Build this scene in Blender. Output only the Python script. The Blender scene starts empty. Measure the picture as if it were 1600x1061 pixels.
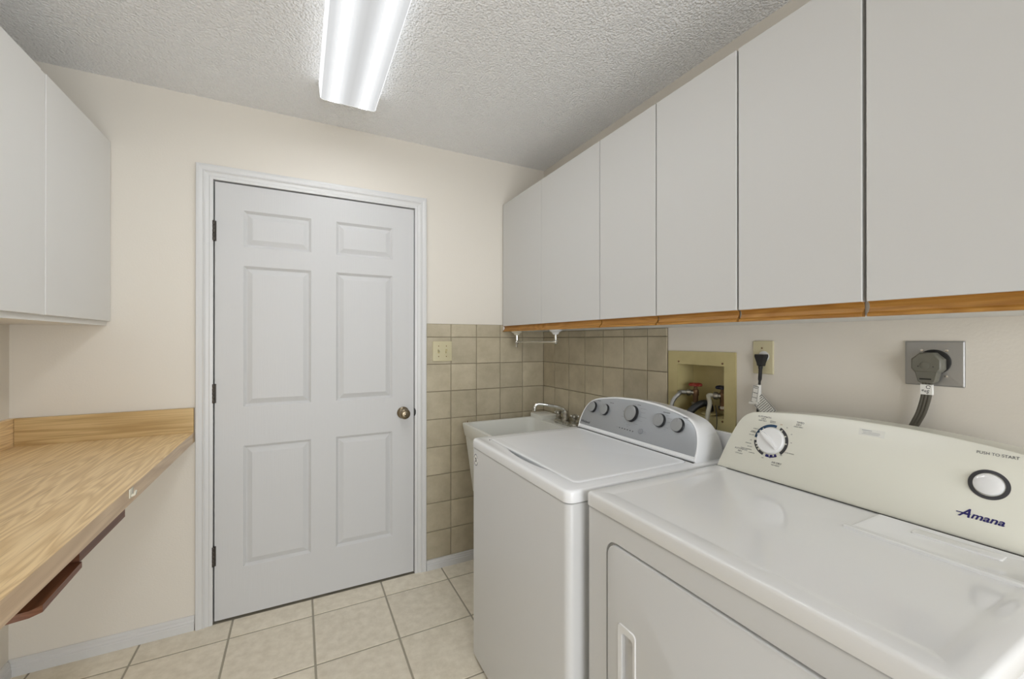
import bpy, bmesh, math, random
from mathutils import Matrix, Vector
random.seed(7)
S = bpy.context.scene
COL = S.collection
R = math.radians
PI = math.pi

# ------------------------------------------------------------------ camera, world, light, exposure
F_PX, YAW, PITCH, ROLL, CAM_H = 648.72, 27.0986, 0.0963, 0.0198, 1.3072
cam = bpy.data.cameras.new('camera')
cam.sensor_fit = 'HORIZONTAL'
cam.sensor_width = 36.0
cam.lens = 36.0 * F_PX / 1600.0
cam.clip_start = 0.02
cam_o = bpy.data.objects.new('camera', cam)
COL.objects.link(cam_o)
cam_o.matrix_world = (Matrix.Translation((0, 0, CAM_H)) @ Matrix.Rotation(-R(YAW), 4, 'Z')
                      @ Matrix.Rotation(R(90 + PITCH), 4, 'X') @ Matrix.Rotation(R(ROLL), 4, 'Z'))
S.camera = cam_o

SKY, LAMP = 7.8, 40.0
w = bpy.data.worlds.new('world')
S.world = w
w.use_nodes = True
bg = w.node_tree.nodes['Background']
bg.inputs[0].default_value = (0.96, 0.985, 1.02, 1)
bg.inputs[1].default_value = SKY

WX0, WX1, WZ0, WZ1, YB = -0.60, 1.00, 0.10, 2.12, -1.9     # tall unseen window added behind the camera, sized for even daylight
portal = bpy.data.lights.new('daylight_portal', 'AREA')
portal.shape = 'RECTANGLE'
portal.size, portal.size_y = WX1 - WX0, WZ1 - WZ0
portal.cycles.is_portal = True
po = bpy.data.objects.new('daylight_portal', portal)
COL.objects.link(po)
po.matrix_world = Matrix.Translation(((WX0 + WX1) / 2, YB - 0.13, (WZ0 + WZ1) / 2)) @ Matrix.Rotation(R(90), 4, 'X')

S.view_settings.view_transform = 'Standard'
S.view_settings.look = 'None'
S.view_settings.gamma = 1.0
S.view_settings.use_curve_mapping = False
S.view_settings.exposure = 0.0

# ------------------------------------------------------------------ measures of the room (metres)
YF, XR, XL, H = 2.3293, 1.4266, -1.0057, 2.4166
DL, DR, DT = -0.3481, 0.5714, 2.040

# ------------------------------------------------------------------ materials
MATS = {}

def mat(name, col, rough=0.5, metal=0.0, spec=0.5, coat=0.0, bump=None, var=None, emit=None):
    """bump=(scale, strength, distance) noise relief; var=(scale, colour2, contrast lo, hi)"""
    m = bpy.data.materials.new(name)
    m.use_nodes = True
    nt = m.node_tree
    b = nt.nodes['Principled BSDF']
    c = tuple(x for x in col) + (1,)
    b.inputs['Base Color'].default_value = c
    b.inputs['Roughness'].default_value = rough
    b.inputs['Metallic'].default_value = metal
    b.inputs['Specular IOR Level'].default_value = spec
    b.inputs['Coat Weight'].default_value = coat
    b.inputs['Coat Roughness'].default_value = 0.08
    if bump or var:
        tc = nt.nodes.new('ShaderNodeTexCoord')
    if var:
        n = nt.nodes.new('ShaderNodeTexNoise')
        n.inputs['Scale'].default_value = var[0]
        n.inputs['Detail'].default_value = 5
        r = nt.nodes.new('ShaderNodeValToRGB')
        r.color_ramp.elements[0].position, r.color_ramp.elements[1].position = var[2], var[3]
        r.color_ramp.elements[0].color, r.color_ramp.elements[1].color = c, tuple(var[1]) + (1,)
        nt.links.new(tc.outputs['Object'], n.inputs['Vector'])
        nt.links.new(n.outputs['Fac'], r.inputs['Fac'])
        nt.links.new(r.outputs['Color'], b.inputs['Base Color'])
    if bump:
        n = nt.nodes.new('ShaderNodeTexNoise')
        n.inputs['Scale'].default_value = bump[0]
        n.inputs['Detail'].default_value = 3
        bn = nt.nodes.new('ShaderNodeBump')
        bn.inputs['Strength'].default_value = bump[1]
        bn.inputs['Distance'].default_value = bump[2]
        nt.links.new(tc.outputs['Object'], n.inputs['Vector'])
        nt.links.new(n.outputs['Fac'], bn.inputs['Height'])
        nt.links.new(bn.outputs['Normal'], b.inputs['Normal'])
    MATS[name] = m
    return m


def nodes_of(m):
    return m.node_tree.nodes, m.node_tree.links, m.node_tree.nodes['Principled BSDF']


def popcorn():
    m = mat('ceiling_texture', (0.94, 0.94, 0.94), 0.9, spec=0.2)
    N, L, b = nodes_of(m)
    tc = N.new('ShaderNodeTexCoord')
    n = N.new('ShaderNodeTexNoise'); n.inputs['Scale'].default_value = 105; n.inputs['Detail'].default_value = 3
    v = N.new('ShaderNodeTexVoronoi'); v.feature = 'SMOOTH_F1'; v.inputs['Scale'].default_value = 140
    mx = N.new('ShaderNodeMath'); mx.operation = 'SUBTRACT'
    bn = N.new('ShaderNodeBump'); bn.inputs['Strength'].default_value = 0.8; bn.inputs['Distance'].default_value = 0.008
    L.new(tc.outputs['Object'], n.inputs['Vector']); L.new(tc.outputs['Object'], v.inputs['Vector'])
    L.new(n.outputs['Fac'], mx.inputs[0]); L.new(v.outputs['Distance'], mx.inputs[1])
    L.new(mx.outputs[0], bn.inputs['Height']); L.new(bn.outputs['Normal'], b.inputs['Normal'])


def wood(name, axis, c1, c2, c3, rough, scale=1.0):
    """plain-sawn grain running along one world axis"""
    m = mat(name, c1, rough, spec=0.4)
    N, L, b = nodes_of(m)
    tc = N.new('ShaderNodeTexCoord')
    mp = N.new('ShaderNodeMapping')
    s = [9.0, 9.0, 9.0]; s['xyz'.index(axis)] = 0.9
    mp.inputs['Scale'].default_value = [q * scale for q in s]
    L.new(tc.outputs['Object'], mp.inputs['Vector'])
    n1 = N.new('ShaderNodeTexNoise'); n1.inputs['Scale'].default_value = 1.0; n1.inputs['Detail'].default_value = 2
    n1.inputs['Distortion'].default_value = 0.6
    L.new(mp.outputs['Vector'], n1.inputs['Vector'])
    mul = N.new('ShaderNodeMath'); mul.operation = 'MULTIPLY'; mul.inputs[1].default_value = 11.0
    L.new(n1.outputs['Fac'], mul.inputs[0])
    fr = N.new('ShaderNodeMath'); fr.operation = 'PINGPONG'; fr.inputs[1].default_value = 0.5
    L.new(mul.outputs[0], fr.inputs[0])
    mp2 = N.new('ShaderNodeMapping')
    s2 = [160.0, 160.0, 160.0]; s2['xyz'.index(axis)] = 4.0
    mp2.inputs['Scale'].default_value = [q * scale for q in s2]
    L.new(tc.outputs['Object'], mp2.inputs['Vector'])
    n2 = N.new('ShaderNodeTexNoise'); n2.inputs['Scale'].default_value = 1.0; n2.inputs['Detail'].default_value = 3
    L.new(mp2.outputs['Vector'], n2.inputs['Vector'])
    r1 = N.new('ShaderNodeValToRGB')
    e = r1.color_ramp.elements
    e[0].position, e[1].position = 0.05, 0.42
    e[0].color, e[1].color = tuple(c2) + (1,), tuple(c1) + (1,)
    L.new(fr.outputs[0], r1.inputs['Fac'])
    mx = N.new('ShaderNodeMix'); mx.data_type = 'RGBA'
    r2 = N.new('ShaderNodeValToRGB'); r2.color_ramp.elements[0].position = 0.52; r2.color_ramp.elements[1].position = 0.72
    L.new(n2.outputs['Fac'], r2.inputs['Fac'])
    sc = N.new('ShaderNodeMath'); sc.operation = 'MULTIPLY'; sc.inputs[1].default_value = 0.65
    L.new(r2.outputs['Color'], sc.inputs[0])
    L.new(sc.outputs[0], mx.inputs['Factor'])
    L.new(r1.outputs['Color'], mx.inputs['A'])
    mx.inputs['B'].default_value = tuple(c3) + (1,)
    L.new(mx.outputs['Result'], b.inputs['Base Color'])
    return m


def tile_mat(name, c1, c2, rough, scale, rnd, bump):
    m = mat(name, c1, rough, spec=0.45)
    N, L, b = nodes_of(m)
    tc = N.new('ShaderNodeTexCoord'); oi = N.new('ShaderNodeObjectInfo')
    ad = N.new('ShaderNodeVectorMath'); ad.operation = 'ADD'
    cv = N.new('ShaderNodeCombineXYZ'); ml = N.new('ShaderNodeMath'); ml.operation = 'MULTIPLY'; ml.inputs[1].default_value = 40
    L.new(oi.outputs['Random'], ml.inputs[0]); L.new(ml.outputs[0], cv.inputs[0]); L.new(ml.outputs[0], cv.inputs[2])
    L.new(tc.outputs['Object'], ad.inputs[0]); L.new(cv.outputs[0], ad.inputs[1])
    n = N.new('ShaderNodeTexNoise'); n.inputs['Scale'].default_value = scale; n.inputs['Detail'].default_value = 6
    n.inputs['Roughness'].default_value = 0.62
    L.new(ad.outputs[0], n.inputs['Vector'])
    r = N.new('ShaderNodeValToRGB')
    r.color_ramp.elements[0].position, r.color_ramp.elements[1].position = 0.34, 0.66
    r.color_ramp.elements[0].color, r.color_ramp.elements[1].color = tuple(c1) + (1,), tuple(c2) + (1,)
    L.new(n.outputs['Fac'], r.inputs['Fac'])
    hs = N.new('ShaderNodeHueSaturation')
    mr = N.new('ShaderNodeMapRange'); mr.inputs['To Min'].default_value = 1 - rnd; mr.inputs['To Max'].default_value = 1 + rnd
    L.new(oi.outputs['Random'], mr.inputs['Value']); L.new(mr.outputs[0], hs.inputs['Value'])
    L.new(r.outputs['Color'], hs.inputs['Color']); L.new(hs.outputs['Color'], b.inputs['Base Color'])
    bn = N.new('ShaderNodeBump'); bn.inputs['Strength'].default_value = bump; bn.inputs['Distance'].default_value = 0.002
    L.new(n.outputs['Fac'], bn.inputs['Height']); L.new(bn.outputs['Normal'], b.inputs['Normal'])


popcorn()
mat('wall_paint', (0.78, 0.735, 0.655), 0.6, spec=0.35, bump=(160, 0.12, 0.003))
mat('trim_white', (0.70, 0.70, 0.69), 0.32)
m = mat('door_white', (0.64, 0.64, 0.635), 0.42, spec=0.3)
N_, L_, b_ = nodes_of(m)                                   # moulded wood-grain skin of the door
tc = N_.new('ShaderNodeTexCoord'); mp = N_.new('ShaderNodeMapping'); mp.inputs['Scale'].default_value = (260, 20, 9)
nn = N_.new('ShaderNodeTexNoise'); nn.inputs['Scale'].default_value = 1; nn.inputs['Detail'].default_value = 3
bb = N_.new('ShaderNodeBump'); bb.inputs['Strength'].default_value = 0.10; bb.inputs['Distance'].default_value = 0.003
L_.new(tc.outputs['Object'], mp.inputs[0]); L_.new(mp.outputs[0], nn.inputs['Vector'])
L_.new(nn.outputs['Fac'], bb.inputs['Height']); L_.new(bb.outputs['Normal'], b_.inputs['Normal'])
mat('cabinet_white', (0.64, 0.635, 0.615), 0.5, spec=0.3)
mat('cabinet_cream', (0.78, 0.77, 0.74), 0.42)
mat('carcass_white', (0.74, 0.73, 0.70), 0.5)
mat('grout_tan', (0.29, 0.25, 0.185), 0.9, spec=0.2)
mat('grout_floor', (0.42, 0.385, 0.305), 0.9, spec=0.2)
tile_mat('wall_tile', (0.44, 0.385, 0.27), (0.56, 0.495, 0.36), 0.42, 9.0, 0.075, 0.1)
tile_mat('floor_tile', (0.77, 0.70, 0.56), (0.90, 0.83, 0.69), 0.42, 26.0, 0.035, 0.12)
wood('laminate_oak', 'y', (0.94, 0.72, 0.42), (0.76, 0.54, 0.28), (0.55, 0.365, 0.18), 0.32, 1.35)
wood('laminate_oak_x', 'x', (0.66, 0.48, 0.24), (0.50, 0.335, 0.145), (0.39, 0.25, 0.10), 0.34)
wood('edge_oak', 'y', (0.72, 0.54, 0.35), (0.60, 0.43, 0.265), (0.50, 0.34, 0.21), 0.35)
wood('pull_oak', 'y', (0.46, 0.23, 0.05), (0.36, 0.165, 0.03), (0.27, 0.11, 0.02), 0.38, 1.6)
wood('brown_wood', 'y', (0.20, 0.085, 0.045), (0.15, 0.06, 0.03), (0.12, 0.05, 0.025), 0.4)
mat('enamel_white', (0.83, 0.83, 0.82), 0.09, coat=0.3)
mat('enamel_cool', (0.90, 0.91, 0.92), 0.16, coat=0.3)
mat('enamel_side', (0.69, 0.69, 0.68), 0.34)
mat('console_cream', (0.74, 0.73, 0.635), 0.3)
mat('console_grey', (0.40, 0.42, 0.445), 0.36, metal=0.25)
mat('knob_grey', (0.36, 0.37, 0.375), 0.35, metal=0.6)
mat('knob_dark', (0.012, 0.012, 0.014), 0.4)
mat('print_grey', (0.13, 0.13, 0.14), 0.6)
mat('print_light', (0.27, 0.28, 0.30), 0.6)
mat('print_blue', (0.012, 0.05, 0.115), 0.5)
mat('print_navy', (0.012, 0.010, 0.12), 0.4)
mat('print_orange', (0.45, 0.22, 0.06), 0.6)
mat('print_charcoal', (0.045, 0.045, 0.05), 0.5)
mat('seam_dark', (0.05, 0.05, 0.045), 0.8)
mat('tub_plastic', (0.80, 0.80, 0.745), 0.35, bump=(14, 0.05, 0.01))
mat('chrome', (0.72, 0.72, 0.70), 0.12, metal=1.0)
mat('chrome_worn', (0.55, 0.54, 0.50), 0.28, metal=1.0, var=(60, (0.30, 0.29, 0.26), 0.4, 0.62))
mat('brass_antique', (0.26, 0.215, 0.15), 0.28, metal=1.0)
mat('hinge_bronze', (0.085, 0.075, 0.065), 0.4, metal=0.8)
mat('dark_metal', (0.02, 0.02, 0.02), 0.5)
mat('ivory_plastic', (0.60, 0.545, 0.35), 0.38)
mat('ivory_old', (0.55, 0.475, 0.235), 0.45, var=(9, (0.48, 0.41, 0.20), 0.4, 0.65))
mat('porcelain', (0.74, 0.70, 0.58), 0.2)
mat('porcelain_white', (0.76, 0.76, 0.74), 0.2)
mat('steel_plate', (0.40, 0.40, 0.39), 0.42, metal=0.7)
mat('rubber_black', (0.010, 0.010, 0.010), 0.45)
mat('plug_grey', (0.15, 0.145, 0.115), 0.45)
mat('cord_grey', (0.10, 0.092, 0.070), 0.4)
mat('braid', (0.42, 0.42, 0.40), 0.32, metal=0.8, bump=(500, 0.6, 0.002))
mat('hose_grey', (0.45, 0.43, 0.35), 0.5)
mat('brass_old', (0.22, 0.13, 0.07), 0.42, metal=0.7)
mat('handle_red', (0.27, 0.025, 0.015), 0.4)
mat('handle_blue', (0.008, 0.010, 0.028), 0.4)
mat('paper', (0.86, 0.85, 0.80), 0.7)
mat('fixture_white', (0.82, 0.82, 0.81), 0.45)
mat('sticker_clear', (0.77, 0.765, 0.70), 0.25)

# fluorescent diffuser: two tubes glow through it, brighter above each tube
m = bpy.data.materials.new('lamp_diffuser'); m.use_nodes = True
N_, L_, b_ = nodes_of(m)
b_.inputs['Base Color'].default_value = (0.30, 0.30, 0.30, 1); b_.inputs['Roughness'].default_value = 0.45
tc = N_.new('ShaderNodeTexCoord'); sx = N_.new('ShaderNodeSeparateXYZ'); L_.new(tc.outputs['Object'], sx.inputs[0])
ab = N_.new('ShaderNodeMath'); ab.operation = 'ABSOLUTE'; L_.new(sx.outputs[0], ab.inputs[0])
rp = N_.new('ShaderNodeValToRGB'); sc = N_.new('ShaderNodeMath'); sc.operation = 'MULTIPLY'; sc.inputs[1].default_value = 1 / 0.12
L_.new(ab.outputs[0], sc.inputs[0]); L_.new(sc.outputs[0], rp.inputs['Fac'])
rp.color_ramp.interpolation = 'LINEAR'
for p_, v_ in ((0.0, 0.46 / LAMP), (0.16, 0.54 / LAMP), (0.38, 0.85 / LAMP), (0.45, 1.0), (0.55, 1.0), (0.62, 0.85 / LAMP), (0.80, 0.58 / LAMP), (0.915, 0.55 / LAMP), (0.94, 1.25 / LAMP)):
    e = rp.color_ramp.elements.new(p_); e.color = (v_, v_, v_, 1)
rp.color_ramp.elements.remove(rp.color_ramp.elements[0]); rp.color_ramp.elements.remove(rp.color_ramp.elements[-1])
ey = N_.new('ShaderNodeMath'); ey.operation = 'MULTIPLY'; ey.inputs[1].default_value = LAMP
L_.new(rp.outputs['Color'], ey.inputs[0]); L_.new(ey.outputs[0], b_.inputs['Emission Strength'])
b_.inputs['Emission Color'].default_value = (0.96, 0.99, 1.02, 1)
MATS['lamp_diffuser'] = m

# pane of the added window: thin clear glass
m = bpy.data.materials.new('pane_glass'); m.use_nodes = True
N_, L_ = m.node_tree.nodes, m.node_tree.links
N_.remove(N_['Principled BSDF'])
tr = N_.new('ShaderNodeBsdfTransparent'); gl = N_.new('ShaderNodeBsdfGlossy'); gl.inputs['Roughness'].default_value = 0.02
fz = N_.new('ShaderNodeFresnel'); mxs = N_.new('ShaderNodeMixShader')
L_.new(fz.outputs[0], mxs.inputs[0]); L_.new(tr.outputs[0], mxs.inputs[1]); L_.new(gl.outputs[0], mxs.inputs[2])
L_.new(mxs.outputs[0], N_['Material Output'].inputs['Surface'])
MATS['pane_glass'] = m

# ------------------------------------------------------------------ mesh helpers
def box(x0, x1, y0, y1, z0, z1, bm=None, bev=0.0, seg=2):
    own = bmesh.new()
    r = bmesh.ops.create_cube(own, size=1.0)
    for v in own.verts:
        v.co = Vector((x0 + (v.co.x + .5) * (x1 - x0), y0 + (v.co.y + .5) * (y1 - y0), z0 + (v.co.z + .5) * (z1 - z0)))
    if bev > 0:
        bmesh.ops.bevel(own, geom=own.edges[:], offset=bev, segments=seg, profile=0.5, affect='EDGES')
    if bm is None:
        return own
    return merge(bm, own)


def merge(bm, other):
    me = bpy.data.meshes.new('tmp'); other.to_mesh(me); other.free()
    bm.from_mesh(me); bpy.data.meshes.remove(me)
    return bm


def loft(rings, bm=None, cap0=True, cap1=True, closed=True):
    bm = bm or bmesh.new()
    vs = [[bm.verts.new(p) for p in r] for r in rings]
    n = len(rings[0])
    for a, b in zip(vs, vs[1:]):
        for i in range(n if closed else n - 1):
            bm.faces.new((a[i], a[(i + 1) % n], b[(i + 1) % n], b[i]))
    if cap0: bm.faces.new(vs[0][::-1])
    if cap1: bm.faces.new(vs[-1])
    bmesh.ops.recalc_face_normals(bm, faces=bm.faces[:])
    return bm


def rrect(x0, x1, y0, y1, r, n=6, r2=None):
    """rounded rectangle, ccw"""
    P = []
    for cx, cy, a in ((x1 - r, y1 - r, 0), (x0 + r, y1 - r, 90), (x0 + r, y0 + r, 180), (x1 - r, y0 + r, 270)):
        for k in range(n + 1):
            t = R(a + 90 * k / n)
            P.append((cx + r * math.cos(t), cy + r * math.sin(t)))
    return P


def rr_box(x0, x1, y0, y1, z0, z1, r=0.02, bt=0.004, bb=0.0, n=6, inner=None):
    rings = []
    def ring(i, z):
        return [(p[0], p[1], z) for p in rrect(x0 + i, x1 - i, y0 + i, y1 - i, max(r - i, 0.002), n)]
    if bb > 0: rings += [ring(bb, z0), ring(bb * .3, z0 + bb * .3)]
    rings.append(ring(0, z0 + bb))
    rings.append(ring(0, z1 - bt))
    for t in (30, 60, 90):
        rings.append(ring(bt * (1 - math.cos(R(t))), z1 - bt + bt * math.sin(R(t))))
    if inner:
        for i, dz in inner: rings.append(ring(i, z1 + dz))
    return loft(rings)


def smooth_path(P, k=6):
    P = [Vector(p) for p in P]
    Q = [P[0]] + P + [P[-1]]
    out = []
    for i in range(1, len(Q) - 2):
        a, b, c, d = Q[i - 1:i + 3]
        for j in range(k):
            t = j / k
            out.append(0.5 * ((2 * b) + (c - a) * t + (2 * a - 5 * b + 4 * c - d) * t * t + (3 * b - a - 3 * c + d) * t ** 3))
    out.append(P[-1])
    return out


def tube(P, r, n=10, bm=None, smooth=6, flat=None):
    pts = smooth_path(P, smooth) if smooth else [Vector(p) for p in P]
    rad = r if isinstance(r, (list, tuple)) else [r] * len(pts)
    if len(rad) != len(pts):
        rad = [rad[min(int(i * (len(rad) - 1) / (len(pts) - 1) + .5), len(rad) - 1)] for i in range(len(pts))]
    rings = []
    d0 = (pts[1] - pts[0]).normalized()
    ref = Vector((0, 0, 1)) if abs(d0.z) < .9 else Vector((1, 0, 0))
    u = d0.cross(ref).normalized()
    for i, p in enumerate(pts):
        d = (pts[min(i + 1, len(pts) - 1)] - pts[max(i - 1, 0)]).normalized()
        u = (u - d * u.dot(d)).normalized(); v = d.cross(u)
        rings.append([p + rad[i] * (math.cos(2 * PI * k / n) * u + math.sin(2 * PI * k / n) * v * (flat or 1)) for k in range(n)])
    return loft(rings, bm)


def lathe(prof, M, n=24, bm=None):
    """prof: (radius, height) along local +Z of matrix M"""
    rings = [[M @ Vector((r * math.cos(2 * PI * k / n), r * math.sin(2 * PI * k / n), h)) for k in range(n)] for r, h in prof]
    return loft(rings, bm)


def prism(P2, fn, d0, d1, bm=None):
    return loft([[fn(a, b, d0) for a, b in P2], [fn(a, b, d1) for a, b in P2]], bm)


def frame_m(o, ux, uy):
    ux, uy = Vector(ux).normalized(), Vector(uy).normalized()
    uz = ux.cross(uy)
    return Matrix(((ux.x, uy.x, uz.x, o[0]), (ux.y, uy.y, uz.y, o[1]), (ux.z, uy.z, uz.z, o[2]), (0, 0, 0, 1)))


def to_mesh(name, bm, m, angle=35):
    me = bpy.data.meshes.new(name)
    bm.normal_update(); bm.to_mesh(me); bm.free()
    me.materials.append(MATS[m])
    me.shade_smooth(); me.set_sharp_from_angle(angle=R(angle))
    return me


def obj(name, bm, m, parent=None, label=None, angle=35, at=None):
    me = to_mesh(name, bm, m, angle) if isinstance(bm, bmesh.types.BMesh) else bm
    o = bpy.data.objects.new(name, me)
    COL.objects.link(o)
    if at is not None:                                     # move the origin to the thing itself
        me.transform(Matrix.Translation(-Vector(at))); o.location = at
    if parent is not None: adopt(o, parent)
    if label: o['label'] = label
    return o


def adopt(o, parent):
    """parent without moving the child: its mesh is already in world coordinates"""
    o.parent = parent
    o.matrix_parent_inverse = Matrix.Translation(-parent.location)


def tag(o, label, cat, group=None):
    o['label'] = label; o['category'] = cat
    if group: o['group'] = group
    return o


def thing(name, label, cat, loc, group=None):
    o = bpy.data.objects.new(name, None); COL.objects.link(o)
    o.location = loc; o.empty_display_size = 0.05
    return tag(o, label, cat, group)


def struct(name, bm, m, label=None, **k):
    o = obj(name, bm, m, **k); o['kind'] = 'structure'
    if label: o['label'] = label
    return o


def cut(o, cutter_bm):
    """carve a hollow into a mesh object"""
    me = bpy.data.meshes.new('cutter'); cutter_bm.to_mesh(me); cutter_bm.free()
    c = bpy.data.objects.new('cutter', me); COL.objects.link(c)
    mod = o.modifiers.new('carve', 'BOOLEAN'); mod.object = c; mod.operation = 'DIFFERENCE'; mod.solver = 'EXACT'
    dg = bpy.context.evaluated_depsgraph_get(); dg.update()
    new = bpy.data.meshes.new_from_object(o.evaluated_get(dg))
    o.modifiers.clear(); o.data = new
    new.shade_smooth(); new.set_sharp_from_angle(angle=R(35))
    bpy.data.objects.remove(c)


def text(name, s, size, M, m, parent, shear=0.0, bold=0.0, sx=1.0, spacing=1.0):
    cu = bpy.data.curves.new('t', 'FONT')
    cu.body = s; cu.size = size; cu.align_x = 'CENTER'; cu.align_y = 'CENTER'
    cu.shear = shear; cu.offset = bold; cu.extrude = 0.00012; cu.resolution_u = 3; cu.space_character = spacing
    t = bpy.data.objects.new('t', cu); COL.objects.link(t)
    dg = bpy.context.evaluated_depsgraph_get(); dg.update()
    me = bpy.data.meshes.new_from_object(t.evaluated_get(dg))
    bpy.data.objects.remove(t); bpy.data.curves.remove(cu)
    me.transform(M @ Matrix.Diagonal((sx, 1, 1, 1)))
    me.materials.clear(); me.materials.append(MATS[m])
    o = bpy.data.objects.new(name, me); COL.objects.link(o)
    adopt(o, parent)
    return o


# ------------------------------------------------------------------ room shell
T = 0.12
floor = struct('floor', box(XL - T, XR + T, YB - T, YF + T, -0.12, -0.003), 'grout_floor', 'beige square ceramic tile floor with tan grout')
struct('ceiling', box(XL - T, XR + T, YB - T, YF + T, H, H + T), 'ceiling_texture', 'white popcorn textured ceiling')
# wall with the door: the opening is a shallow recess
b = box(XL - T, DL - 0.012, YF, YF + 0.05, 0, H)
box(DR + 0.012, XR + T, YF, YF + 0.05, 0, H, b)
box(DL - 0.012, DR + 0.012, YF, YF + 0.05, DT + 0.012, H, b)
box(XL - T, XR + T, YF + 0.05, YF + T, 0, H, b)
wall_far = struct('wall_far', b, 'wall_paint', 'cream painted wall with the door and a tiled lower part')
struct('wall_left', box(XL - T, XL, YB - T, YF, 0, H), 'wall_paint', 'cream painted wall behind the wood counter')
VY0, VY1, VZ0, VZ1 = 1.022, 1.247, 1.004, 1.214             # recess for the washer valves
b = box(XR, XR + T, VY1, YF, 0, H)
box(XR, XR + T, YB - T, VY0, 0, H, b)
box(XR, XR + T, VY0, VY1, 0, VZ0, b); box(XR, XR + T, VY0, VY1, VZ1, H, b)
box(XR + 0.095, XR + T, VY0, VY1, VZ0, VZ1, b)
wall_right = struct('wall_right', b, 'wall_paint', 'cream painted wall behind the washer and dryer')
b = box(XL - T, WX0, YB - T, YB, 0, H); box(WX1, XR + T, YB - T, YB, 0, H, b)
box(WX0, WX1, YB - T, YB, 0, WZ0, b); box(WX0, WX1, YB - T, YB, WZ1, H, b)
struct('wall_back', b, 'wall_paint', 'cream painted wall with an added window')
b = box(WX0, WX0 + .05, YB - .09, YB - .03, WZ0, WZ1); box(WX1 - .05, WX1, YB - .09, YB - .03, WZ0, WZ1, b)
box(WX0, WX1, YB - .09, YB - .03, WZ0, WZ0 + .05, b); box(WX0, WX1, YB - .09, YB - .03, WZ1 - .05, WZ1, b)
xm = (WX0 + WX1) / 2
box(xm - .02, xm + .02, YB - .09, YB - .03, WZ0, WZ1, b)
win = struct('added_window_1', b, 'trim_white', 'white framed window added out of view for daylight')  # out of view, added to let daylight into the room
for x0, x1 in ((WX0 + .05, xm - .02), (xm + .02, WX1 - .05)):
    obj('pane', box(x0, x1, YB - .063, YB - .058, WZ0 + .05, WZ1 - .05), 'pane_glass', win)

# floor tiles, one by one
def tile_mesh(wd, ht, th, m, e=0.0025):
    bm = bmesh.new()
    a, c = wd / 2, ht / 2
    loft([[(-a, -c, 0), (a, -c, 0), (a, c, 0), (-a, c, 0)], [(-a, -c, th - e * .6), (a, -c, th - e * .6), (a, c, th - e * .6), (-a, c, th - e * .6)],
          [(-a + e, -c + e, th), (a - e, -c + e, th), (a - e, c - e, th), (-a + e, c - e, th)]], bm)
    return to_mesh('tile', bm, m, 20)

cache = {}
def lay(parent, m, x0, x1, y0, y1, th, place, gap, tilt=0.0, e=0.0025):
    wd, ht = round(x1 - x0 - gap, 4), round(y1 - y0 - gap, 4)
    if wd < 0.012 or ht < 0.012: return
    key = (wd, ht, m)
    if key not in cache: cache[key] = tile_mesh(wd, ht, th, m, e)
    o = bpy.data.objects.new('tile', cache[key]); COL.objects.link(o); o.parent = parent
    t = Matrix.Rotation(random.uniform(-tilt, tilt), 4, 'X') @ Matrix.Rotation(random.uniform(-tilt, tilt), 4, 'Y')
    o.matrix_local = place((x0 + x1) / 2, (y0 + y1) / 2) @ t

def breaks(lo, hi, anchor, pitch):
    k = math.ceil((lo - anchor) / pitch + 1e-6)
    out = [lo]
    while anchor + k * pitch < hi - 1e-6:
        out.append(anchor + k * pitch); k += 1
    return out + [hi]

fx = breaks(XL, XR, 0.0585, 0.3345); fy = breaks(YB, YF, 2.186, 0.3375)
for x0, x1 in zip(fx, fx[1:]):
    for y0, y1 in zip(fy, fy[1:]):
        lay(floor, 'floor_tile', x0, x1, y0, y1, 0.0035, lambda x, y: Matrix.Translation((x, y, -0.0035)), 0.0085, 0.0, 0.002)

# wall tiles
ZTOP = 1.402
zz = [0.0, 0.0545, 0.2125, 0.3735, 0.533, 0.6925, 0.852, 1.0115, 1.168, 1.3245, ZTOP]
XT0 = 0.640
grf = obj('grout_bed', box(XT0, XR, YF - 0.003, YF, 0.0, ZTOP), 'grout_tan', wall_far)
grr = obj('grout_bed', box(XR - 0.003, XR, 1.297, YF - 0.003, 0.0, ZTOP - 0.035), 'grout_tan', wall_right)
MF = lambda x, z: frame_m((x, YF - 0.002, z), (1, 0, 0), (0, 0, 1))
MR = lambda y, z: frame_m((XR - 0.002, -y, z), (0, -1, 0), (0, 0, 1))
for z0, z1 in zip(zz, zz[1:]):
    for x0, x1 in zip([XT0, 0.788, 0.948, 1.106, 1.263], [0.788, 0.948, 1.106, 1.263, XR - 0.006]):
        lay(wall_far, 'wall_tile', x0, x1, z0, z1, 0.006, MF, 0.0035, R(0.35))
    zt = min(z1, 1.362)
    if zt - z0 < 0.02: continue
    ys = [YF - 0.006, 2.19, 2.036, 1.880, 1.725, 1.569, 1.413, 1.297]
    for y1, y0 in zip(ys, ys[1:]):
        lay(wall_right, 'wall_tile', -y1, -y0, z0, zt, 0.006, MR, 0.0035, R(0.35))

# baseboards
def baseboard(name, p0, p1, nrm, h=0.064):
    prof = [(0, 0), (0.014, 0), (0.014, 0.030), (0.0115, 0.034), (0.0125, 0.040), (0.010, 0.046), (0.0105, 0.054), (0.004, h), (0, h)]
    p0, p1, nrm = Vector(p0), Vector(p1), Vector(nrm)
    return struct(name, loft([[p + nrm * d + Vector((0, 0, z)) for d, z in prof] for p in (p0, p1)]), 'trim_white', 'white stepped baseboard', angle=20)

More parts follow.
